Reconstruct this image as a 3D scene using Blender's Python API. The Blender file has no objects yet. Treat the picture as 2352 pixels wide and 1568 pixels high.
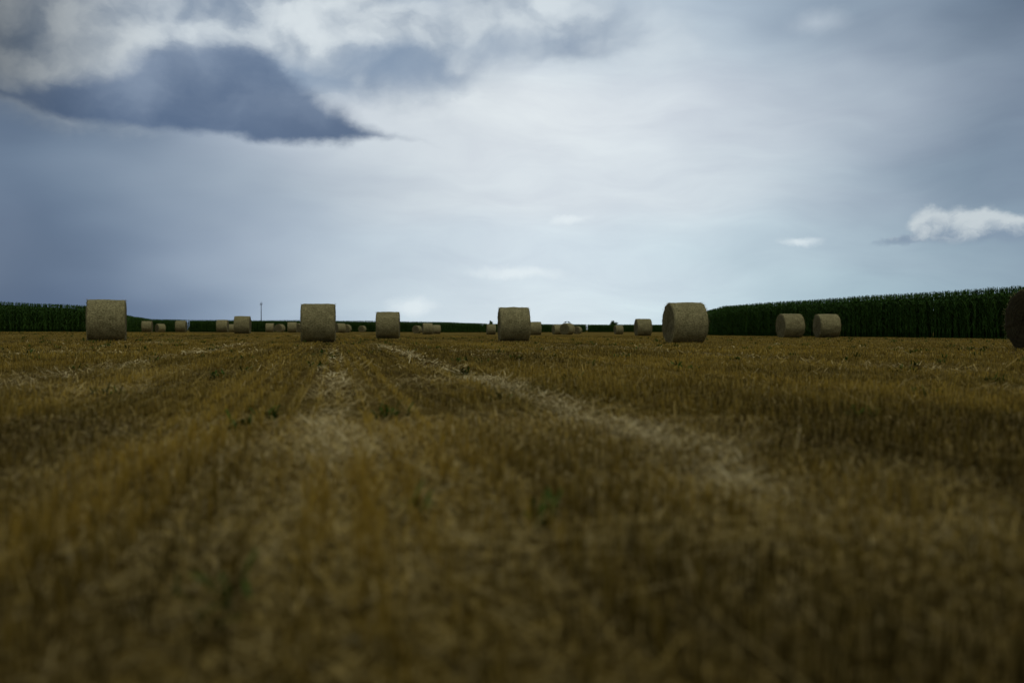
import bpy, math, random, bmesh
import numpy as np
from mathutils import Vector, Matrix
rng=np.random.default_rng(7); random.seed(7)
scene=bpy.context.scene
scene.view_settings.view_transform='Standard'
try: scene.view_settings.look='None'
except Exception: pass
scene.view_settings.exposure=0
F=2287.0; CU=1176.0; HV=757.0; CAMH=0.45
TH=math.radians(10.07)
def lin(c):
    r=[]
    for v in c:
        v=v/255.0
        r.append(v/12.92 if v<=0.04045 else ((v+0.055)/1.055)**2.4)
    return tuple(r)
def sstep(a,b,x):
    t=np.clip((x-a)/(b-a),0,1); return t*t*(3-2*t)
def terr(x,y):
    return 0.3*sstep(2,35,-np.asarray(x,dtype=float))-0.34*sstep(45,210,np.asarray(y,dtype=float))
_h=rng.random((256,256))
def vnoise(x,y):
    x=np.asarray(x,dtype=float);y=np.asarray(y,dtype=float)
    xi=np.floor(x).astype(int);yi=np.floor(y).astype(int);fx=x-xi;fy=y-yi
    fx=fx*fx*(3-2*fx);fy=fy*fy*(3-2*fy)
    g=lambda a,b:_h[a%256,b%256]
    return (g(xi,yi)*(1-fx)+g(xi+1,yi)*fx)*(1-fy)+(g(xi,yi+1)*(1-fx)+g(xi+1,yi+1)*fx)*fy
def link(o): scene.collection.objects.link(o); return o
def mesh_np(name,V,Q,attr=None,mats=(),midx=None,smooth=False):
    me=bpy.data.meshes.new(name)
    V=np.asarray(V,dtype=np.float32);Q=np.asarray(Q,dtype=np.int32)
    n=len(Q);k=Q.shape[1]
    me.vertices.add(len(V));me.vertices.foreach_set('co',V.ravel())
    me.loops.add(n*k);me.loops.foreach_set('vertex_index',Q.ravel())
    me.polygons.add(n);me.polygons.foreach_set('loop_start',np.arange(n,dtype=np.int32)*k)
    me.polygons.foreach_set('loop_total',np.full(n,k,dtype=np.int32))
    for m in mats: me.materials.append(m)
    if midx is not None: me.polygons.foreach_set('material_index',np.asarray(midx,dtype=np.int32))
    me.polygons.foreach_set('use_smooth',np.full(n,smooth))
    if attr is not None:
        a=me.attributes.new('tint','FLOAT_COLOR','POINT')
        a.data.foreach_set('color',np.asarray(attr,dtype=np.float32).ravel())
    me.update(calc_edges=True);me.validate()
    return me
# ------------------------------------------------------------ node helper
class NT:
    def __init__(s,nt): s.nt=nt
    def n(s,t,**k):
        nd=s.nt.nodes.new(t)
        for a,b in k.items(): setattr(nd,a,b)
        return nd
    def put(s,sock,v):
        if isinstance(v,bpy.types.NodeSocket): s.nt.links.new(v,sock)
        elif v is not None:
            try: sock.default_value=v
            except Exception:
                sock.default_value=(v[0],v[1],v[2],1)
    def m(s,op,a,b=None,c=None,clamp=False):
        nd=s.n('ShaderNodeMath',operation=op,use_clamp=clamp)
        for i,v in enumerate((a,b,c)):
            if v is not None: s.put(nd.inputs[i],v)
        return nd.outputs[0]
    def v(s,op,a,b=None,c=None):
        nd=s.n('ShaderNodeVectorMath',operation=op)
        for i,x in enumerate((a,b,c)):
            if x is not None:
                if isinstance(x,(int,float)): x=(x,x,x)
                s.put(nd.inputs[i],x)
        return nd.outputs[1] if op in('LENGTH','DOT_PRODUCT','DISTANCE') else nd.outputs[0]
    def ss(s,x,a,b,lo=0.0,hi=1.0):
        nd=s.n('ShaderNodeMapRange',interpolation_type='SMOOTHSTEP')
        s.put(nd.inputs[0],x);s.put(nd.inputs[1],a);s.put(nd.inputs[2],b);s.put(nd.inputs[3],lo);s.put(nd.inputs[4],hi)
        return nd.outputs[0]
    def mix(s,f,a,b):
        nd=s.n('ShaderNodeMix',data_type='RGBA')
        s.put(nd.inputs[0],f)
        for k,v in ((6,a),(7,b)):
            if not isinstance(v,bpy.types.NodeSocket): v=(v[0],v[1],v[2],1)
            s.put(nd.inputs[k],v)
        return nd.outputs[2]
    def noise(s,vec,scale,detail=4,rough=0.5,col=False):
        nd=s.n('ShaderNodeTexNoise');s.put(nd.inputs['Vector'],vec)
        nd.inputs['Scale'].default_value=scale;nd.inputs['Detail'].default_value=detail;nd.inputs['Roughness'].default_value=rough
        return nd.outputs['Color'] if col else nd.outputs[0]
    def puff(s,vec,scale,detail=1.0,rough=0.5):
        nd=s.n('ShaderNodeTexVoronoi',feature='SMOOTH_F1',voronoi_dimensions='2D');s.put(nd.inputs['Vector'],vec)
        nd.inputs['Scale'].default_value=scale
        nd.inputs['Detail'].default_value=detail;nd.inputs['Roughness'].default_value=rough;nd.inputs['Smoothness'].default_value=0.5
        return nd.outputs['Distance']
    def xyz(s,x,y,z=0.0):
        nd=s.n('ShaderNodeCombineXYZ');s.put(nd.inputs[0],x);s.put(nd.inputs[1],y);s.put(nd.inputs[2],z);return nd.outputs[0]
    def sep(s,v):
        nd=s.n('ShaderNodeSeparateXYZ');s.put(nd.inputs[0],v);return nd.outputs
    def curve(s,x,pts):
        nd=s.n('ShaderNodeFloatCurve');cu=nd.mapping.curves[0]
        cu.points[0].location=pts[0];cu.points[1].location=pts[-1]
        for p_ in pts[1:-1]: cu.points.new(*p_)
        nd.mapping.update();s.put(nd.inputs[1],x);return nd.outputs[0]
# ------------------------------------------------------------ WORLD
w=bpy.data.worlds.new("World");scene.world=w;w.use_nodes=True
try:
    w.cycles.sampling_method='MANUAL';w.cycles.sample_map_resolution=512
except Exception: pass
nt=w.node_tree;nt.nodes.clear();N=NT(nt)
SUN_EL=math.radians(62);SUN_AZ=math.radians(140)
tc=N.n('ShaderNodeTexCoord').outputs['Generated']
dx,dy,dz=N.sep(tc)
az=N.m('ARCTAN2',dx,dy);el=N.m('ARCSINE',dz)
def ae(u,v):
    s=(u-CU)/F;t=(HV-v)/F
    return math.atan(s),math.atan(t/math.sqrt(1+s*s))
P=N.xyz(az,el)
wn=N.noise(N.xyz(az,N.m('MULTIPLY',el,2.2)),5.0,2,0.5,col=True)
wx,wy,_=N.sep(wn)
azw=N.m('MULTIPLY_ADD',N.m('SUBTRACT',wx,0.5),0.16,az)
elw=N.m('MULTIPLY_ADD',N.m('SUBTRACT',wy,0.5),0.09,el)
fac=N.m('MULTIPLY_ADD',azw,1/2.4,0.5)
AVG=(150,162,185)
rows=[(730,[(0,(58,78,110)),(300,(90,110,142)),(600,(142,160,185)),(900,(194,208,221)),(1200,(220,228,236)),(1500,(206,222,232)),(1800,(180,203,215)),(2350,(128,154,174))]),
(600,[(0,(67,87,117)),(300,(107,125,153)),(600,(154,168,190)),(900,(192,204,217)),(1200,(212,221,232)),(1500,(206,219,230)),(1800,(180,198,212)),(2350,(118,142,163))]),
(440,[(0,(80,100,128)),(300,(121,138,162)),(600,(164,176,193)),(900,(201,208,218)),(1200,(217,222,230)),(1500,(214,220,229)),(1800,(186,198,211)),(2100,(144,160,180)),(2350,(102,122,145))]),
(260,[(0,(68,88,116)),(300,(104,122,148)),(600,(172,182,200)),(850,(218,222,229)),(1200,(224,227,233)),(1500,(216,221,230)),(1800,(192,200,213)),(2100,(150,163,182)),(2350,(100,117,140))]),
(0,[(0,(28,44,66)),(400,(108,125,149)),(900,(172,186,206)),(1300,(192,203,216)),(1700,(172,187,205)),(2100,(112,132,156)),(2350,(54,73,98))]),
(-900,[(0,(120,134,155)),(1176,(165,174,190)),(2350,(130,142,160))])]
prev=None
for v_,st in rows:
    rp=N.n('ShaderNodeValToRGB');cr=rp.color_ramp;cr.interpolation='B_SPLINE'
    cr.elements[0].position=0.0;cr.elements[0].color=(*lin(AVG),1);cr.elements[1].position=1.0;cr.elements[1].color=(*lin(AVG),1)
    for u,c in st:
        e_=cr.elements.new(math.atan((u-CU)/F)/2.4+0.5);e_.color=(*lin(c),1)
    nt.links.new(fac,rp.inputs[0])
    e_=ae(1176,v_)[1]
    if prev is None: cur=rp.outputs[0]
    else: cur=N.mix(N.ss(elw,pe,e_),prev,rp.outputs[0])
    prev=cur;pe=e_
base=prev
st=N.noise(N.xyz(N.m('MULTIPLY',az,1.2),N.m('MULTIPLY',elw,4.8)),6.5,6,0.56)
stm=N.m('MULTIPLY',N.m('SUBTRACT',st,0.5),N.ss(az,-0.35,0.0,0.4,1.0))
stf=N.m('MULTIPLY_ADD',stm,0.36,1.0)
base=N.v('MULTIPLY',base,N.xyz(stf,stf,N.m('MULTIPLY_ADD',stm,0.26,1.0)))
def ell(Pv,lst,sm=0.12):
    out=None
    for (u,v_,ru,rv,ang) in lst:
        a,e=ae(u,v_)
        rel=N.v('SUBTRACT',Pv,(a,e,0))
        ca,sa=math.cos(math.radians(ang)),math.sin(math.radians(ang))
        p=N.v('DOT_PRODUCT',rel,(ca*F/ru,sa*F/ru,0)); q=N.v('DOT_PRODUCT',rel,(-sa*F/rv,ca*F/rv,0))
        f=N.m('SUBTRACT',1.0,N.m('SQRT',N.m('MULTIPLY_ADD',p,p,N.m('MULTIPLY',q,q))))
        out=f if out is None else N.m('SMOOTH_MAX',out,f,sm)
    return out
cw=N.noise(N.xyz(az,N.m('MULTIPLY',el,1.4),3.1),11.0,6,0.57,col=True)
cwm=N.v('SUBTRACT',cw,0.5)
# bright cumulus bank
PA=N.v('MULTIPLY_ADD',cwm,(0.085,0.07,0),P)
fA=ell(PA,[(200,60,520,215,0),(760,70,460,210,-8),(1250,70,420,120,-4)],0.3)
PA1=N.v('MULTIPLY',PA,(1,1.3,1))
pA=N.puff(PA1,9.0)
nA=N.m('ADD',N.m('MULTIPLY',N.noise(PA1,7.0,5,0.5),0.85),N.m('MULTIPLY_ADD',pA,-0.28,0.20))
nA2=N.m('ADD',N.m('MULTIPLY',N.noise(N.v('ADD',PA1,(-0.012,0.026,0)),7.0,3,0.5),0.85),N.m('MULTIPLY_ADD',pA,-0.28,0.20))
mA=N.ss(N.m('MULTIPLY_ADD',N.m('SUBTRACT',nA,0.5),0.8,fA),-0.1,0.55)
lit=N.m('ADD',N.m('MULTIPLY_ADD',N.m('SUBTRACT',nA,nA2),3.0,0.66),N.m('MULTIPLY',N.m('SUBTRACT',nA,0.5),1.6))
lit=N.ss(lit,0.0,1.1)
colA=N.mix(lit,lin((122,139,164)),lin((218,223,229)))
edge=N.ss(az,-0.52,-0.30,0.26,1.0)
colA=N.v('MULTIPLY',colA,N.xyz(edge,edge,edge))
sky=N.mix(N.m('MULTIPLY',mA,N.ss(az,-0.08,0.2,0.95,0.35)),base,colA)
# slate wedge: flat lower edge, ragged upper edge
PB=N.v('MULTIPLY_ADD',cwm,(0.066,0.042,0),P)
bx,by,_=N.sep(PB)
fx_=N.m('MULTIPLY_ADD',bx,1/1.2,0.6)
def azc(u): return math.atan((u-CU)/F)/1.2+0.6
def elc(u,v): return ae(u,v)[1]/0.4
low=N.curve(fx_,[(0,elc(0,150))]+[(azc(u),elc(u,v)) for u,v in [(0,240),(150,276),(300,306),(500,332),(740,350),(860,344),(970,332)]]+[(1,elc(970,330))])
up=N.curve(fx_,[(0,elc(0,100))]+[(azc(u),elc(u,v)) for u,v in [(0,140),(200,135),(370,80),(560,70),(680,150),(760,225),(850,288),(970,332)]]+[(1,elc(970,340))])
el4=N.m('MULTIPLY',by,2.5)
fl=N.m('MULTIPLY',N.m('SUBTRACT',el4,low),0.4*F/32)
fu=N.m('MULTIPLY',N.m('SUBTRACT',up,el4),0.4*F/70)
nBm=N.m('SUBTRACT',nA,0.5)
fu=N.m('MULTIPLY_ADD',nBm,-1.8,fu)
fW=N.m('SMOOTH_MIN',fl,fu,0.2)
mW=N.ss(fW,0.0,0.9)
fR=ell(PB,[(700,180,210,70,-8),(900,150,270,70,-2),(1150,112,230,48,4)],0.3)
mR=N.ss(N.m('MULTIPLY_ADD',nBm,-1.3,fR),0.0,0.85)
mR=N.m('MULTIPLY',mR,N.ss(az,-0.20,0.04,0.8,0.42))
colB=N.mix(N.ss(N.m('ADD',nA,N.m('MULTIPLY',N.m('SUBTRACT',el,ae(500,255)[1]),4.0)),0.3,1.0),lin((68,91,126)),lin((134,150,176)))
edgeB=N.ss(az,-0.50,-0.36,0.5,1.0)
colB=N.v('MULTIPLY',colB,N.xyz(edgeB,edgeB,edgeB))
sky=N.mix(mR,sky,lin((130,149,176)))
sky=N.mix(N.m('MULTIPLY',mW,0.93),sky,colB)
# small cumulus
cz=N.noise(N.xyz(az,N.m('MULTIPLY',el,1.3),1.3),24.0,5,0.6,col=True)
PC=N.v('MULTIPLY_ADD',N.v('SUBTRACT',cz,0.5),(0.04,0.036,0),P)
fC=ell(PC,[(2170,520,85,48,0),(2250,520,90,52,0),(2345,530,100,46,0),(2110,548,110,16,3)],0.25)
nC=N.noise(PC,34.0,4,0.55)
fC=N.m('MULTIPLY_ADD',N.m('SUBTRACT',nC,0.5),0.7,fC)
mC=N.m('MULTIPLY',N.ss(fC,-0.02,0.5),N.ss(el,ae(2230,568)[1],ae(2230,545)[1]))
hC=N.ss(N.m('ADD',el,N.m('MULTIPLY',N.m('SUBTRACT',nC,0.5),0.055)),ae(2200,556)[1],ae(2200,500)[1])
colC=N.mix(hC,lin((128,146,169)),lin((202,208,214)))
sky=N.mix(N.m('MULTIPLY',mC,0.9),sky,colC)
PD=N.v('MULTIPLY_ADD',N.v('SUBTRACT',cz,0.5),(0.03,0.02,0),P)
fD=ell(PD,[(1310,508,75,15,3),(1190,628,150,20,0),(1840,556,60,13,0),(950,702,80,28,0)],0.1)
mD=N.ss(N.m('MULTIPLY_ADD',N.m('SUBTRACT',nC,0.5),0.9,fD),0.0,0.85)
sky=N.mix(N.m('MULTIPLY',mD,0.6),sky,lin((234,239,244)))
fE=ell(PD,[(1880,52,90,36,0)],0.1)
sky=N.mix(N.m('MULTIPLY',N.ss(fE,0.0,1.2),0.38),sky,lin((214,220,230)))
sk=N.n('ShaderNodeTexSky',sky_type='NISHITA');sk.sun_disc=False;sk.sun_elevation=SUN_EL;sk.sun_rotation=SUN_AZ
skn=N.v('MULTIPLY',sk.outputs[0],(0.10,0.10,0.10))
sky=N.mix(0.97,skn,sky)
hs=N.n('ShaderNodeHueSaturation');hs.inputs['Saturation'].default_value=0.90;nt.links.new(sky,hs.inputs['Color'])
fin=N.v('MULTIPLY',hs.outputs[0],(0.96,1.0,0.99))
bg=N.n('ShaderNodeBackground');nt.links.new(fin,bg.inputs[0]);bg.inputs[1].default_value=1.03
ow=N.n('ShaderNodeOutputWorld');nt.links.new(bg.outputs[0],ow.inputs[0])
# sun
sl=bpy.data.lights.new('sun','SUN');sl.energy=0.5;sl.angle=math.radians(20);sl.color=(1,0.94,0.84)
so=link(bpy.data.objects.new('sun',sl))
sd=Vector((math.sin(SUN_AZ)*math.cos(SUN_EL),math.cos(SUN_AZ)*math.cos(SUN_EL),math.sin(SUN_EL)))
so.rotation_euler=sd.to_track_quat('Z','Y').to_euler();so.location=(0,0,50)
# ------------------------------------------------------------ MATERIALS
def newmat(name,rough=0.85,spec=0.15):
    m=bpy.data.materials.new(name);m.use_nodes=True
    nt=m.node_tree;b=nt.nodes['Principled BSDF'];b.inputs['Roughness'].default_value=rough
    b.inputs['Specular IOR Level'].default_value=spec
    return m,NT(nt),b
def straw_mat(name,dark,mid,pale):
    m,n,b=newmat(name,0.9,0.0)
    at=n.n('ShaderNodeAttribute',attribute_name='tint')
    r,g,bl=n.sep(at.outputs['Vector'])
    c=n.mix(r,dark,mid);c=n.mix(g,c,pale)
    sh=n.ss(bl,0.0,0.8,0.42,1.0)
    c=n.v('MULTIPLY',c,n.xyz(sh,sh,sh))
    n.nt.links.new(c,b.inputs['Base Color']);return m
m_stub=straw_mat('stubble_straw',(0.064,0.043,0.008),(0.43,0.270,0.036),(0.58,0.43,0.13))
m_loose=straw_mat('loose_straw',(0.12,0.078,0.018),(0.42,0.28,0.062),(0.70,0.55,0.25))
m_weed=straw_mat('weed_green',(0.016,0.03,0.006),(0.045,0.085,0.010),(0.08,0.14,0.02))
m_ground,n,b=newmat('stubble_soil',0.95,0.0)
obj=n.n('ShaderNodeNewGeometry').outputs['Position']
X,Y,Z=n.sep(obj)
q=n.m('ADD',n.m('MULTIPLY',X,math.cos(TH)),n.m('MULTIPLY',Y,math.sin(TH)))
p=n.m('SUBTRACT',n.m('MULTIPLY',Y,math.cos(TH)),n.m('MULTIPLY',X,math.sin(TH)))
fine=n.noise(n.xyz(q,p),60,3,0.7)
med=n.noise(n.xyz(q,n.m('MULTIPLY',p,0.35)),2.2,4,0.65)
big=n.noise(n.xyz(n.m('MULTIPLY',q,1.0),n.m('MULTIPLY',p,0.04)),0.35,4,0.6)
dist=n.v('LENGTH',obj)
farf=n.ss(dist,12,45)
soil=n.mix(fine,(0.026,0.018,0.006),(0.10,0.065,0.020))
strawc=n.mix(fine,(0.12,0.078,0.015),(0.34,0.218,0.038))
cover=n.m('ADD',n.m('MULTIPLY',med,0.9),n.m('MULTIPLY',big,0.9))
cov=n.ss(cover,0.6,1.25,0.15,0.95)
col=n.mix(cov,soil,strawc)
gn=n.noise(n.xyz(n.m('MULTIPLY',q,1.0),n.m('MULTIPLY',p,0.15),5.0),0.6,4,0.65)
green=n.ss(gn,0.53,0.72,0,0.5)
col=n.mix(green,col,(0.05,0.07,0.016))
pl=n.noise(n.xyz(n.m('MULTIPLY',q,1.6),n.m('MULTIPLY',p,0.06),9.0),0.9,3,0.6)
pale=n.m('MULTIPLY',n.ss(pl,0.52,0.68,0,0.55),farf)
col=n.mix(pale,col,(0.40,0.28,0.08))
n.nt.links.new(col,b.inputs['Base Color'])
bp=n.n('ShaderNodeBump');bp.inputs['Strength'].default_value=0.7;bp.inputs['Distance'].default_value=0.05
n.nt.links.new(fine,bp.inputs['Height']);n.nt.links.new(bp.outputs[0],b.inputs['Normal'])
# ------------------------------------------------------------ GROUND
t=np.linspace(-1,1,241);gx=np.sign(t)*(np.abs(t)*30+np.abs(t)**7*5000)
gy=gx.copy()
def gz(x,y): return terr(x,y)+0.03*(vnoise(x*1.7+9,y*1.7)-0.5)*(np.hypot(x,y)<60)
XX,YY=np.meshgrid(gx,gy);ZZ=gz(XX,YY)
V=np.stack([XX.ravel(),YY.ravel(),ZZ.ravel()],1);k=len(gx)
i,j=np.meshgrid(np.arange(k-1),np.arange(k-1));a=(j*k+i).ravel()
me=mesh_np('ground',V,np.stack([a,a+1,a+k+1,a+k],1),mats=[m_ground],smooth=True)
g=link(bpy.data.objects.new('ground',me));g['kind']='structure';g['label']='harvested grain field of brown stubble and soil';g['category']='field'
# ------------------------------------------------------------ STUBBLE
def PQ(x,y): return y*math.cos(TH)-x*math.sin(TH), x*math.cos(TH)+y*math.sin(TH)
def XY(p,q): return q*math.cos(TH)-p*math.sin(TH), q*math.sin(TH)+p*math.cos(TH)
def strip(p,q):
    wob=0.10*(vnoise(p*0.5,3.3)-0.5)
    edge=0.12*(vnoise(p*2.5+9,q*2.0+40)-0.5)
    s=1.2*np.exp(-((q-1.24-wob+edge)/0.17)**2)*(0.3+0.7*sstep(1.6,3.0,p))*sstep(60,14,p)+0.9*np.exp(-((q+0.02-wob+edge)/0.115)**2)*(sstep(2.4,4.2,p))*sstep(30,8,p)+0.7*np.exp(-((q+2.5)/0.24)**2)*sstep(1,6,p)+0.4*np.exp(-((q+5.2)/0.25)**2)+0.35*np.exp(-((q-6.4)/0.25)**2)
    brk=0.25+0.9*sstep(0.25,0.62,vnoise(p*2.2+4,q*6.0+8))
    loosepatch=0.3*sstep(0.66,0.88,vnoise(p*0.8+77,q*1.3+21))
    return np.clip(s*brk+loosepatch,0,1)
def ribbons(base,az_,lean,L,W,fa,segs,tint,pale,bend=0.0,hz=True):
    n_=len(base)
    tt=np.linspace(0,1,segs+1)
    V=np.zeros((n_,segs+1,2,3),dtype=np.float32)
    C=np.zeros((n_,segs+1,2,4),dtype=np.float32)
    side=np.stack([np.cos(fa),np.sin(fa),np.zeros(n_)],1)
    pos=base.copy();ln=lean.copy()
    for s_,tv in enumerate(tt):
        wv=W*(1-0.25*tv)
        V[:,s_,0]=pos-side*wv[:,None]/2;V[:,s_,1]=pos+side*wv[:,None]/2
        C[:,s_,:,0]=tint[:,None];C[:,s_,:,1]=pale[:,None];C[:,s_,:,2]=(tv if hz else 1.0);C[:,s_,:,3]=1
        st=L/segs
        pos=pos+np.stack([np.sin(ln)*np.cos(az_)*st,np.sin(ln)*np.sin(az_)*st,np.cos(ln)*st],1)
        ln=ln+bend
    vi=np.arange(n_*(segs+1)*2).reshape(n_,segs+1,2)
    Q=np.stack([vi[:,:-1,0],vi[:,:-1,1],vi[:,1:,1],vi[:,1:,0]],-1).reshape(-1,4)
    return V.reshape(-1,3),Q,C.reshape(-1,4)
def merge(parts):
    Vs=[];Qs=[];Cs=[];o=0
    for V,Q,C in parts:
        Vs.append(V);Qs.append(Q+o);Cs.append(C);o+=len(V)
    return np.concatenate(Vs),np.concatenate(Qs),np.concatenate(Cs)
def patch(p,q):
    return vnoise(p*0.22+3,q*0.7+11)*0.35+vnoise(p*0.9+3,q*2.2+31)*0.25+vnoise(p*0.03+7,q*3.1+5)*0.4
def vignette(p,q):   # vignette painted into straw colour: darker at near sides and bottom
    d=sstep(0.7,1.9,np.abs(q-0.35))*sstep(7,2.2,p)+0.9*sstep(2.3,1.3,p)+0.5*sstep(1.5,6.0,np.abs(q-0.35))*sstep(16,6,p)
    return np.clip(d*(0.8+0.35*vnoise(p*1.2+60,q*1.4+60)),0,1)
def stub_band(d0,d1,rowsp,dp,width,mult,hs=1.0,cross=False,spread=0.62,jit=0.022):
    q=np.arange(-d1*0.95,d1*0.95,rowsp);p=np.arange(-d1*0.3,d1*1.15,dp)
    QQ,PP=np.meshgrid(q,p);QQ=QQ.ravel();PP=PP.ravel()
    x,y=XY(PP,QQ);r=np.hypot(x,y);kk=(y>0.3)&(np.abs(x)<spread*y+1.2)&(r>=d0*0.8)&(r<d1*1.25);QQ=QQ[kk];PP=PP[kk]
    QQ=np.repeat(QQ,mult);PP=np.repeat(PP,mult);n_=len(QQ)
    rowt=vnoise(QQ*7.7+3,PP*0.12)
    QQ=QQ+rng.normal(0,jit*rowsp/0.125,n_);PP=PP+rng.uniform(-dp,dp,n_)
    x,y=XY(PP,QQ);r=np.hypot(x,y)
    rj=r*(1+rng.uniform(-0.2,0.2,n_))
    dens=vnoise(PP*1.3+50,QQ*2.1+50)*0.5+vnoise(PP*4.3+50,QQ*6.1+50)*0.5
    s_=strip(PP,QQ)
    keep=(rj>=d0)&(rj<d1)&(rng.random(n_)>s_*0.88)&(rng.random(n_)<0.32+0.7*dens+0.7*(rowt-0.45))
    x,y,QQ,PP,s_,dens,rowt=x[keep],y[keep],QQ[keep],PP[keep],s_[keep],dens[keep],rowt[keep];n_=len(x)
    hv=vnoise(PP*0.8+20,QQ*1.5+70)*0.5+vnoise(PP*4+20,QQ*5+70)*0.5
    L=hs*(0.038+0.072*hv)*rng.uniform(0.5,1.25,n_)*(1-0.5*s_)*(0.7+0.55*rowt)
    base=np.stack([x,y,gz(x,y)-0.005],1)
    big=patch(PP,QQ)
    vig=vignette(PP,QQ)
    tint=np.clip(0.10+rng.random(n_)*0.7+1.5*(big-0.45)+0.5*(rowt-0.5)-0.48*vig,0,1)
    pale=np.clip(rng.random(n_)**4*0.6+s_*0.4,0,1)*(1-0.75*vig)
    lean=np.abs(rng.normal(0,0.26,n_))+s_*rng.random(n_)*0.8
    a_=rng.uniform(0,6.283,n_);fa=rng.normal(0,0.8,n_)
    W=width*rng.uniform(0.7,1.3,n_)
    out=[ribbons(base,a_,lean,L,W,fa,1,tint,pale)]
    if cross: out.append(ribbons(base,a_,lean,L,W,fa+1.57,1,tint,pale))
    return out
parts=[]
parts+=stub_band(0.4,4,0.125,0.022,0.0040,4,0.9,cross=True)
parts+=stub_band(4,13,0.125,0.032,0.0055,3,0.9,jit=0.012)
parts+=stub_band(13,32,0.14,0.09,0.011,2,0.8,jit=0.012)
parts+=stub_band(32,75,0.25,0.28,0.028,2,0.5)
V,Q,C=merge(parts);print('stubble quads',len(Q))
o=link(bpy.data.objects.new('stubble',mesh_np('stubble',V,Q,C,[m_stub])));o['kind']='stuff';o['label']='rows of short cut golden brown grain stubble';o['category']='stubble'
def loose(n_,xr,yr,prob,Lr=(0.04,0.15),W=0.003,pal=0.7,flat=False,hi=0.045):
    y=np.sqrt(rng.uniform(yr[0]**2,yr[1]**2,n_));x=rng.uniform(-1,1,n_)*(xr*y+0.6)
    p_,q_=PQ(x,y);s_=strip(p_,q_)
    k=rng.random(n_)<prob(s_,x,y,p_,q_);x,y,s_,p_,q_=x[k],y[k],s_[k],p_[k],q_[k];n_=len(x)
    z=gz(x,y)+rng.uniform(0.003,0.012 if flat else hi,n_)
    L=rng.uniform(*Lr,n_);lean=np.clip(rng.normal(1.48,0.16,n_),1.0,1.7)
    a_=rng.uniform(0,6.283,n_)
    W_=W*rng.uniform(0.7,1.5,n_)*np.clip(y/5,1,4)
    vig=vignette(p_,q_)*(1-0.6*s_)
    return ribbons(np.stack([x,y,z],1),a_,lean,L,W_,a_+1.57+rng.normal(0,0.3,n_),3,np.clip(rng.random(n_)*0.9+(patch(p_,q_)-0.5)-0.45*vig,0,1),np.clip(rng.random(n_)**2*0.4+s_*pal*rng.random(n_)*1.5,0,1)*(1-0.7*vig),bend=rng.normal(0,0.07,n_),hz=False)
parts=[loose(90000,0.6,(0.7,9),lambda s,x,y,p,q:0.07+0.85*s),
 loose(150000,0.6,(8,30),lambda s,x,y,p,q:0.02+0.8*s,W=0.0048),
 loose(90000,0.58,(0.8,5),lambda s,x,y,p,q:1.0+0*s,Lr=(0.02,0.08),W=0.004,pal=0.3,flat=True),
 loose(7000,0.55,(1.0,12),lambda s,x,y,p,q:0.5+0*s,Lr=(0.1,0.22),W=0.0032,hi=0.08)]
nn=70;bx_=rng.normal(0.14,0.14,nn);by_=1.93+rng.normal(0,0.10,nn)
aa=rng.normal(0.15,0.5,nn)+np.where(rng.random(nn)<.5,0,math.pi)
parts.append(ribbons(np.stack([bx_,by_,gz(bx_,by_)+rng.uniform(0.02,0.08,nn)],1),aa,rng.normal(1.50,0.09,nn),rng.uniform(0.08,0.22,nn),rng.uniform(0.003,0.0045,nn),aa+1.57,4,rng.random(nn),rng.random(nn)*0.3,bend=rng.normal(0,0.05,nn),hz=False))
V,Q,C=merge(parts);print('loose quads',len(Q))
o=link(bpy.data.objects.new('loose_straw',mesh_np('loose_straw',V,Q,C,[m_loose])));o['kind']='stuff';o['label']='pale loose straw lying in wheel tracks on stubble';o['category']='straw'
cl=[]
for (u,v_,sz,m_) in [(960,1195,0.02,14),(500,1390,0.045,14),(470,1460,0.035,9),(620,970,0.06,20),(545,990,0.07,22),(1060,833,0.10,30),(1190,826,0.10,24),(1250,1215,0.03,12),(2080,858,0.15,32),(2190,798,0.2,32),(1585,855,0.14,24),(240,915,0.1,24),(1550,848,0.12,24),(1980,965,0.1,20),(880,968,0.04,12),(2290,880,0.15,30),(1430,820,0.15,24)]:
    d=CAMH*F/(v_-HV);cl.append(((u-CU)/F*d,d,sz,m_))
for _ in range(460):
    y=math.sqrt(random.uniform(25,55**2));x=random.uniform(-0.6,0.6)*y
    cl.append((x,y,random.uniform(0.04,0.14),14))
parts=[]
for (x,y,sz,n_) in cl:
    bx_=x+rng.normal(0,sz*0.5,n_);by_=y+rng.normal(0,sz*0.5,n_)
    bs=np.stack([bx_,by_,gz(bx_,by_)+0.005+rng.uniform(0,0.03,n_)],1)
    a_=rng.uniform(0,6.283,n_)
    near=0.7 if y<2 else 1.0
    parts.append(ribbons(bs,a_,rng.uniform(0.3,1.2,n_),near*rng.uniform(0.04,0.085,n_),near*rng.uniform(0.007,0.015,n_)*(1+(y>8)*0.5),a_+1.57,2,rng.random(n_),rng.random(n_)*0.5,bend=0.25))
V,Q,C=merge(parts)
o=link(bpy.data.objects.new('weeds',mesh_np('weeds',V,Q,C,[m_weed])));o['kind']='stuff';o['label']='small green weeds sprouting between the stubble';o['category']='weeds'
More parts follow.
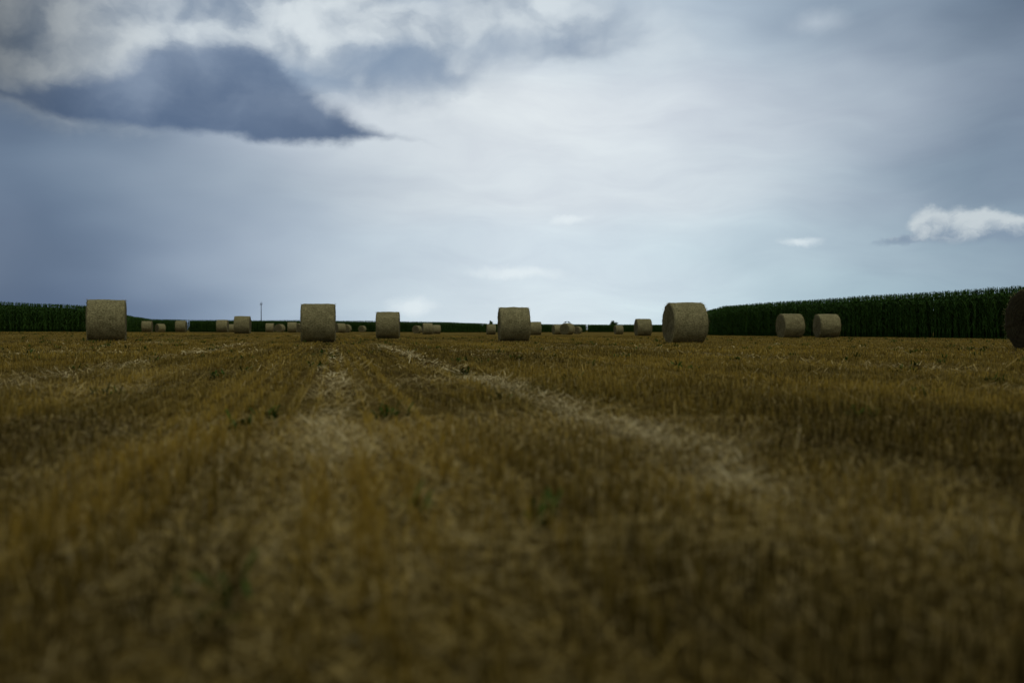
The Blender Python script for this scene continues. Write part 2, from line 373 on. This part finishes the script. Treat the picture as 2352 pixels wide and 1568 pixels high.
# ------------------------------------------------------------ BALES
m_bale,n,b=newmat('bale_straw',0.9,0.05)
oc=n.n('ShaderNodeTexCoord').outputs['Object'];oi=n.n('ShaderNodeObjectInfo')
X,Y,Z=n.sep(oc)
oo=n.v('ADD',oc,n.v('MULTIPLY',n.xyz(oi.outputs['Random'],oi.outputs['Random'],oi.outputs['Random']),20.0))
f1=n.noise(n.v('MULTIPLY',oo,(0.7,2.2,2.2)),26,4,0.65)
f2=n.noise(oo,4,3,0.6)
rad=n.m('SQRT',n.m('MULTIPLY_ADD',Y,Y,n.m('MULTIPLY',Z,Z)))
ring=n.noise(n.xyz(n.m('MULTIPLY',rad,26),n.m('MULTIPLY',n.m('ARCTAN2',Y,Z),1.2),0),1.0,4,0.6)
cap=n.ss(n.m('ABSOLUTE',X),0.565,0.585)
fx=n.mix(cap,f1,ring)
mn=n.m('ADD',n.m('MULTIPLY',fx,0.8),n.m('MULTIPLY',f2,0.2))
c=n.mix(n.ss(mn,0.34,0.68),(0.100,0.080,0.028),(0.44,0.365,0.148))
wrap=n.m('MULTIPLY_ADD',n.noise(n.xyz(n.m('MULTIPLY',X,22),0.0,0.0),1.0,2,0.5),0.3,0.85)
c=n.v('MULTIPLY',c,n.xyz(wrap,wrap,wrap))
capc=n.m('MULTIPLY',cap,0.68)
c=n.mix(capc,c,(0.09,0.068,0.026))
c=n.v('MULTIPLY',c,oi.outputs['Color'])
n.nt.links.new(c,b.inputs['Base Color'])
bp=n.n('ShaderNodeBump');bp.inputs['Strength'].default_value=0.55;bp.inputs['Distance'].default_value=0.03
n.nt.links.new(fx,bp.inputs['Height']);n.nt.links.new(bp.outputs[0],b.inputs['Normal'])
m_fuzz=straw_mat('bale_fuzz',(0.13,0.10,0.04),(0.40,0.32,0.13),(0.5,0.41,0.18))
HW=0.59
def bale_mesh(seed):
    r=np.random.default_rng(seed)
    NA=96
    prof=[(-HW,0.0),(-HW,0.2),(-HW-0.005,0.4),(-HW,0.56),(-HW+0.008,0.63),(-HW+0.025,0.675),(-HW+0.05,0.693)]
    for xx in np.linspace(-HW+0.08,HW-0.08,20): prof.append((xx,0.70+0.008*math.cos(xx*2.4)))
    prof+=[(HW-0.05,0.693),(HW-0.025,0.675),(HW-0.008,0.63),(HW,0.56),(HW+0.005,0.4),(HW,0.2),(HW,0.0)]
    prof=np.array(prof);K=len(prof)
    th=np.linspace(0,2*np.pi,NA,endpoint=False)
    off=seed*13.7
    TH_,PI_=np.meshgrid(th,np.arange(K))
    xs=prof[PI_,0];rs=prof[PI_,1]
    nz=(vnoise(xs*6+off,TH_*12/6.283*2)-0.5)*0.024+(vnoise(xs*26+off,TH_*60/6.283)-0.5)*0.012
    nz*= (rs>0.5)
    rs=rs+nz
    capn=(np.abs(xs)>HW-0.03)
    xs=xs+capn*np.sign(xs)*(vnoise(rs*30+off,TH_*8)-0.5)*0.04
    y=rs*np.sin(TH_);z=rs*np.cos(TH_)
    sag=0.012*seed
    y=y*(1+sag*0.8);z=z*(1-sag*0.5)
    z=np.where(z<0,z*0.975,z*1.0); z=np.maximum(z,-0.665)
    V=np.stack([xs.ravel(),y.ravel(),z.ravel()],1)
    i,j=np.meshgrid(np.arange(NA),np.arange(K-1));a=(j*NA+i).ravel();b_=(j*NA+(i+1)%NA).ravel()
    Q=np.stack([a,b_,b_+NA,a+NA],1)
    C=np.ones((len(V),4))*0.5
    n_=1300
    t_=r.uniform(0,6.283,n_);x=r.uniform(-HW,HW,n_);rim=r.random(n_)<0.4
    x=np.where(rim,np.sign(x)*(HW-r.random(n_)*0.06),x)
    rr=np.full(n_,0.68)
    base=np.stack([x,rr*np.sin(t_)*(1+sag*.8),rr*np.cos(t_)*(1-sag*.5)],1)
    out=np.stack([np.where(rim,np.sign(x)*r.uniform(0,0.8,n_),r.normal(0,0.5,n_)),np.sin(t_)*r.uniform(0.1,0.7,n_)+r.normal(0,0.5,n_)*np.cos(t_),np.cos(t_)*r.uniform(0.1,0.7,n_)-r.normal(0,0.5,n_)*np.sin(t_)],1)
    out/=np.linalg.norm(out,axis=1)[:,None]
    L=r.uniform(0.02,0.07,n_)+0.05*(r.random(n_)<0.05)
    sd_=np.cross(out,r.normal(0,1,(n_,3)));sd_/=np.linalg.norm(sd_,axis=1)[:,None]
    W=0.005
    FV=np.stack([base-sd_*W/2,base+sd_*W/2,base+out*L[:,None]+sd_*W/3,base+out*L[:,None]-sd_*W/3],1).reshape(-1,3)
    FV[:,2]=np.maximum(FV[:,2],-0.66)
    FQ=np.arange(n_*4).reshape(n_,4)+len(V)
    FC=np.ones((n_*4,4));FC[:,0]=np.repeat(r.random(n_),4);FC[:,1]=np.repeat(r.random(n_)*0.5,4)
    me=mesh_np('straw_bale',np.concatenate([V,FV]),np.concatenate([Q,FQ]),np.concatenate([C,FC]),[m_bale,m_fuzz],np.r_[np.zeros(len(Q)),np.ones(n_)])
    me.polygons.foreach_set('use_smooth',np.r_[np.ones(len(Q)),np.zeros(n_)].astype(bool))
    return me
variants=[bale_mesh(s) for s in (1,2,3,4)]
bales=[(245,686,783,14),(731,697,787,4),(891,716,778,-1),(1180,704,785,-1),(1573,696,791,3),(1815,720,776,2),(1899,721,776,-4),(2408,663,808,0),
(557,727,768,2),(338,736,762,5),(368,742,762,40),(416,735,762,3),(441,747,761,70),(482,747,761,75),(511,733,762,2),(532,742,761,20),(620,744,765,0),
(643,743,762,70),(671,741,765,4),(688,743,764,60),(782,744,766,25),(796,746,765,75),(832,748,763,70),(856,750,763,65),(958,748,766,60),(982,740,766,4),(1002,745,766,8),
(1128,743,767,0),(1229,736,767,0),(1280,744,767,10),(1303,741,768,45),(1326,749,767,60),(1421,745,766,4),(1477,729,769,0)]
bobjs=[]
for i,(u,t_,b_,yo) in enumerate(bales):
    h=b_-t_;d=F*1.375/h;x=(u-CU)/F*d
    o=bpy.data.objects.new('straw_bale',variants[i%4]);link(o)
    o.location=(x,d,float(gz(x,d))+0.645)
    o.rotation_euler=(0,0,math.radians(6+yo)+(math.pi if i%3==1 else 0))
    s_=1.0-0.12*random.random();o.color=(s_,s_,s_,1)
    o['group']='round straw bales on the field';o['category']='straw bale'
    if yo>=40: o['label']='round straw bale on stubble with its flat end turned outwards'
    elif u>2300: o['label']='large dark brown straw bale with vignette darkening painted in, near the corn edge';o.color=(0.24,0.225,0.21,1)  # object colour darkened to paint lens falloff onto the right-edge bale
    else: o['label']='round pale straw bale lying sideways on the stubble'
    if u==1303: o['label']='round straw bale on stubble with two dark birds on top'
    bobjs.append(o)
# ------------------------------------------------------------ CORN
m_corn,n,b=newmat('corn_leaf',0.75,0.08)
at=n.n('ShaderNodeAttribute',attribute_name='tint');r_,g_,b2=n.sep(at.outputs['Vector'])
c=n.mix(r_,(0.028,0.062,0.008),(0.072,0.142,0.018));c=n.mix(g_,c,(0.12,0.15,0.03))
n.nt.links.new(c,b.inputs['Base Color'])
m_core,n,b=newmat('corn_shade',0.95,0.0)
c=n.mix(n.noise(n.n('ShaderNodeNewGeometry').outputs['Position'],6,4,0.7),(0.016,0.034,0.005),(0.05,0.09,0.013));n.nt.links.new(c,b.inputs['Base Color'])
def corn_plant(r,leaves,segs,tas):
    h=2.3
    Ps=[]
    for fa in (0.3,1.87):
        Ps.append(ribbons(np.array([[0,0,0.0]]),np.array([0.]),np.array([0.01]),np.array([h]),np.array([0.025]),np.array([fa]),2,np.array([0.4]),np.array([0.0])))
    zz=np.linspace(0.25,h-0.22,leaves);a0=r.uniform(0,3.14)
    az_=a0+np.arange(leaves)*math.pi+r.normal(0,0.5,leaves)
    bs=np.stack([np.zeros(leaves),np.zeros(leaves),zz],1)
    top=zz>h-0.75
    L=r.uniform(0.5,0.7,leaves)*np.where(top,0.55,1)
    Ps.append(ribbons(bs,az_,r.uniform(0.2,0.42,leaves)+top*0.45,L,r.uniform(0.045,0.07,leaves)*(1.4 if leaves<10 else 1),az_+1.57,segs,r.uniform(0.1,1,leaves),np.clip(0.3-zz*1.5,0,0.5)*r.random(leaves),bend=1.5/segs))
    n_=tas
    a_=r.uniform(0,6.28,n_)
    Ps.append(ribbons(np.repeat([[0,0,h-0.10]],n_,0),a_,r.uniform(0.3,1.0,n_),r.uniform(0.08,0.14,n_),np.full(n_,0.010 if leaves>9 else 0.03),a_+1.57,1,r.uniform(0.3,0.9,n_),np.full(n_,0.06)))
    return merge(Ps)
def corn(poly,inward,sp,rows,leaves,segs,tas,name,label,core_off=1.9,seed=3):
    r=np.random.default_rng(seed)
    T=[corn_plant(r,leaves,segs,tas) for _ in range(8)]
    poly=np.array(poly,dtype=float)
    acc=[[] for _ in T]
    cores=[]
    for s_ in range(len(poly)-1):
        A,B=poly[s_],poly[s_+1];d=B-A;L=np.linalg.norm(d);d/=L;nrm=np.array([-d[1],d[0]])*inward
        for row in range(rows):
            n_=int(L/sp)
            tt=(np.arange(n_)+r.random(n_)*0.8)*sp
            pp=A+d*tt[:,None]+nrm*(row*0.5+r.normal(0,0.1,n_)[:,None])
            for p_ in pp: acc[r.integers(len(T))].append((p_[0],p_[1],row))
        cores.append((A+nrm*core_off,B+nrm*core_off))
    Vs=[];Qs=[];Cs=[];o=0
    for (Vt,Qt,Ct),lst in zip(T,acc):
        a=np.array(lst);m=len(a)
        if m==0: continue
        rz=r.uniform(0,6.283,m)
        sc=(1.0+0.04*(vnoise(a[:,0]*0.15+5,a[:,1]*0.15)-0.5))*r.uniform(0.985,1.008,m)*1.105
        c_,s2=np.cos(rz)[:,None],np.sin(rz)[:,None]
        x=Vt[None,:,0]*c_-Vt[None,:,1]*s2;y=Vt[None,:,0]*s2+Vt[None,:,1]*c_;z=Vt[None,:,2]*sc[:,None]
        lx=r.normal(0,0.03,m)[:,None]*z;ly=r.normal(0,0.03,m)[:,None]*z
        VV=np.stack([x+lx+a[:,0:1],y+ly+a[:,1:2],z+terr(a[:,0],a[:,1])[:,None]],-1).reshape(-1,3)
        QQ=(Qt[None]+(np.arange(m)*len(Vt))[:,None,None]).reshape(-1,4)+o
        CC=np.repeat(Ct[None],m,0);CC[...,0]*=r.uniform(0.6,1.1,m)[:,None]
        Vs.append(VV);Qs.append(QQ);Cs.append(CC.reshape(-1,4));o+=len(VV)
    mi=[np.zeros(sum(len(q_) for q_ in Qs))]
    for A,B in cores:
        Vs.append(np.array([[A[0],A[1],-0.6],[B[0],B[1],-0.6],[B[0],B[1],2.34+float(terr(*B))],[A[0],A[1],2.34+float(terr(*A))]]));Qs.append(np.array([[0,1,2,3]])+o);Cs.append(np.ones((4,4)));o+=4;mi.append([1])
    V=np.concatenate(Vs);Q=np.concatenate(Qs);C=np.concatenate(Cs)
    print(name,len(Q))
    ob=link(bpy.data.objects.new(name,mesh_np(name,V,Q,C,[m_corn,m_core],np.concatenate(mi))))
    ob['kind']='stuff';ob['label']=label;ob['category']='corn'
corn([(28,24),(26,38),(24,47),(22.4,57),(20.4,67),(18.4,78),(18.2,85),(20.0,101),(31,160)],-1,0.11,5,13,3,4,'corn_field','dense tall dark green corn standing beside the stubble')
corn([(-48,50),(-44,70),(-42,84),(-41,97),(-57,147),(-69,190),(-66,204),(-44,212),(-18,238),(-7,285),(25,318),(66,334)],1,0.2,4,9,3,2,'corn_field','band of dark green corn bordering the far field edge',seed=9)
# ------------------------------------------------------------ MAST
def simple(name,col,rough=0.8):
    m,n,b=newmat(name,rough,0.2)
    c=n.mix(n.noise(n.n('ShaderNodeTexCoord').outputs['Object'],7,4,0.6),tuple(v*0.6 for v in col),col);n.nt.links.new(c,b.inputs['Base Color']);return m
m_wood=simple('dark_metal',(0.05,0.05,0.055));m_bark=simple('bark',(0.07,0.05,0.035));m_bird=simple('black_feather',(0.02,0.02,0.022))
def bm_obj(name,build,mat,parent=None):
    bm=bmesh.new();build(bm);me=bpy.data.meshes.new(name);bm.to_mesh(me);bm.free();me.materials.append(mat)
    for p_ in me.polygons:p_.use_smooth=True
    o=link(bpy.data.objects.new(name,me))
    if parent:o.parent=parent
    return o
def cone(bm,a,b,r1,r2,seg=10):
    a=Vector(a);b=Vector(b);d=b-a
    M=Matrix.Translation((a+b)/2)@d.to_track_quat('Z','Y').to_matrix().to_4x4()
    bmesh.ops.create_cone(bm,cap_ends=True,segments=seg,radius1=r1,radius2=r2,depth=d.length,matrix=M)
D=330;px=(600-CU)/F*D
mast=link(bpy.data.objects.new('antenna_mast',None));mast.location=(px,D,float(terr(px,D)))
mast['label']='thin dark metal mast rising behind the corn';mast['category']='mast'
bm_obj('pole',lambda bm:cone(bm,(0,0,0),(0,0,9.0),0.16,0.10),m_wood,mast)
def ant(bm):
    cone(bm,(0,0,9.0),(0,0,9.9),0.04,0.03,6)
    cone(bm,(-0.3,0,8.9),(0.3,0,8.9),0.04,0.04,6);cone(bm,(-0.28,0,8.6),(-0.28,0,9.4),0.07,0.07,8);cone(bm,(0.28,0,8.6),(0.28,0,9.4),0.07,0.07,8)
bm_obj('antenna',ant,m_wood,mast)
# ------------------------------------------------------------ distant trees
def tree(u,top,wpx,D,label):
    x=(u-CU)/F*D;H=CAMH+0.34+(HV-top)/F*D;Wd=wpx/F*D
    root=link(bpy.data.objects.new('tree',None));root.location=(x,D,float(terr(x,D)));root['label']=label;root['category']='tree'
    def tr(bm):
        cone(bm,(0,0,0),(0.1,0,H*0.55),0.2,0.11)
        for k_ in range(6):
            a_=k_*1.05;cone(bm,(0.06,0,H*(0.35+0.03*k_)),(math.cos(a_)*Wd*0.3,math.sin(a_)*Wd*0.3,H*(0.62+0.05*(k_%3))),0.09,0.03,6)
    bm_obj('trunk',tr,m_bark,root)
    r=np.random.default_rng(int(u));n_=2600
    cc=r.normal(0,1,(14,3));cc/=np.linalg.norm(cc,axis=1)[:,None];cc*=r.uniform(0.3,0.75,14)[:,None]
    k_=r.integers(0,14,n_);pt=cc[k_]+r.normal(0,0.16,(n_,3))
    pt=pt*np.array([Wd/2,Wd/2,H*0.3])+np.array([0,0,H*0.66])
    A=r.normal(0,1,(n_,3));A/=np.linalg.norm(A,axis=1)[:,None];B=np.cross(A,r.normal(0,1,(n_,3)));B/=np.linalg.norm(B,axis=1)[:,None]
    s_=0.13
    V=np.stack([pt-A*s_,pt-B*s_*0.6,pt+A*s_,pt+B*s_*0.6],1).reshape(-1,3)
    C=np.ones((n_*4,4));C[:,0]=np.repeat(r.random(14)[k_]*0.4,4);C[:,1]=0
    o=link(bpy.data.objects.new('crown',mesh_np('crown',V,np.arange(n_*4).reshape(n_,4),C,[m_corn])));o.parent=root
tree(1410,733,24,480,'dark round leafy tree beyond the corn')
tree(1127,735,14,480,'small dark tree beyond the corn edge')
# ------------------------------------------------------------ birds
def bird(x,y,z,yaw):
    def bd(bm):
        for (c,s_) in (((0,0,0.13),(0.15,0.065,0.065)),((0.13,0,0.2),(0.045,0.038,0.04))):
            M=Matrix.Translation(c)@Matrix.Rotation(math.radians(-22) if c[0]==0 else 0,4,'Y')@Matrix.Diagonal((*s_,1))
            bmesh.ops.create_uvsphere(bm,u_segments=14,v_segments=10,radius=1,matrix=M)
        cone(bm,(0.165,0,0.2),(0.225,0,0.19),0.015,0.002,8)
        cone(bm,(0.07,0,0.15),(0.13,0,0.2),0.055,0.035,10)
        cone(bm,(-0.08,0,0.11),(-0.26,0,0.05),0.04,0.028,8)
        for s_ in(-1,1): cone(bm,(0,0.025*s_,0.09),(0.01,0.025*s_,0.0),0.009,0.006,6)
    o=bm_obj('crow',bd,m_bird);o.location=(x,y,z);o.rotation_euler=(0,0,yaw);o['label']='black crow perched on top of a straw bale';o['category']='bird';o['group']='crows on a straw bale'
bb=[o for o in bobjs if 'birds' in o['label']][0]
ca,sa=math.cos(bb.rotation_euler[2]),math.sin(bb.rotation_euler[2])
for t_,yw in ((-0.35,0.4),(0.3,2.6)):
    bird(bb.location[0]+ca*t_,bb.location[1]+sa*t_,bb.location[2]+0.69,yw)
# ------------------------------------------------------------ CAMERA
cd=bpy.data.cameras.new('Camera');cam=link(bpy.data.objects.new('Camera',cd));scene.camera=cam
cd.sensor_width=36;cd.lens=35;cd.clip_end=20000;cd.clip_start=0.05
cam.location=(0,0,CAMH);cam.rotation_euler=(math.radians(90)-math.atan(27/F),0,0)
cd.dof.use_dof=True;cd.dof.focus_distance=30;cd.dof.aperture_fstop=1.8
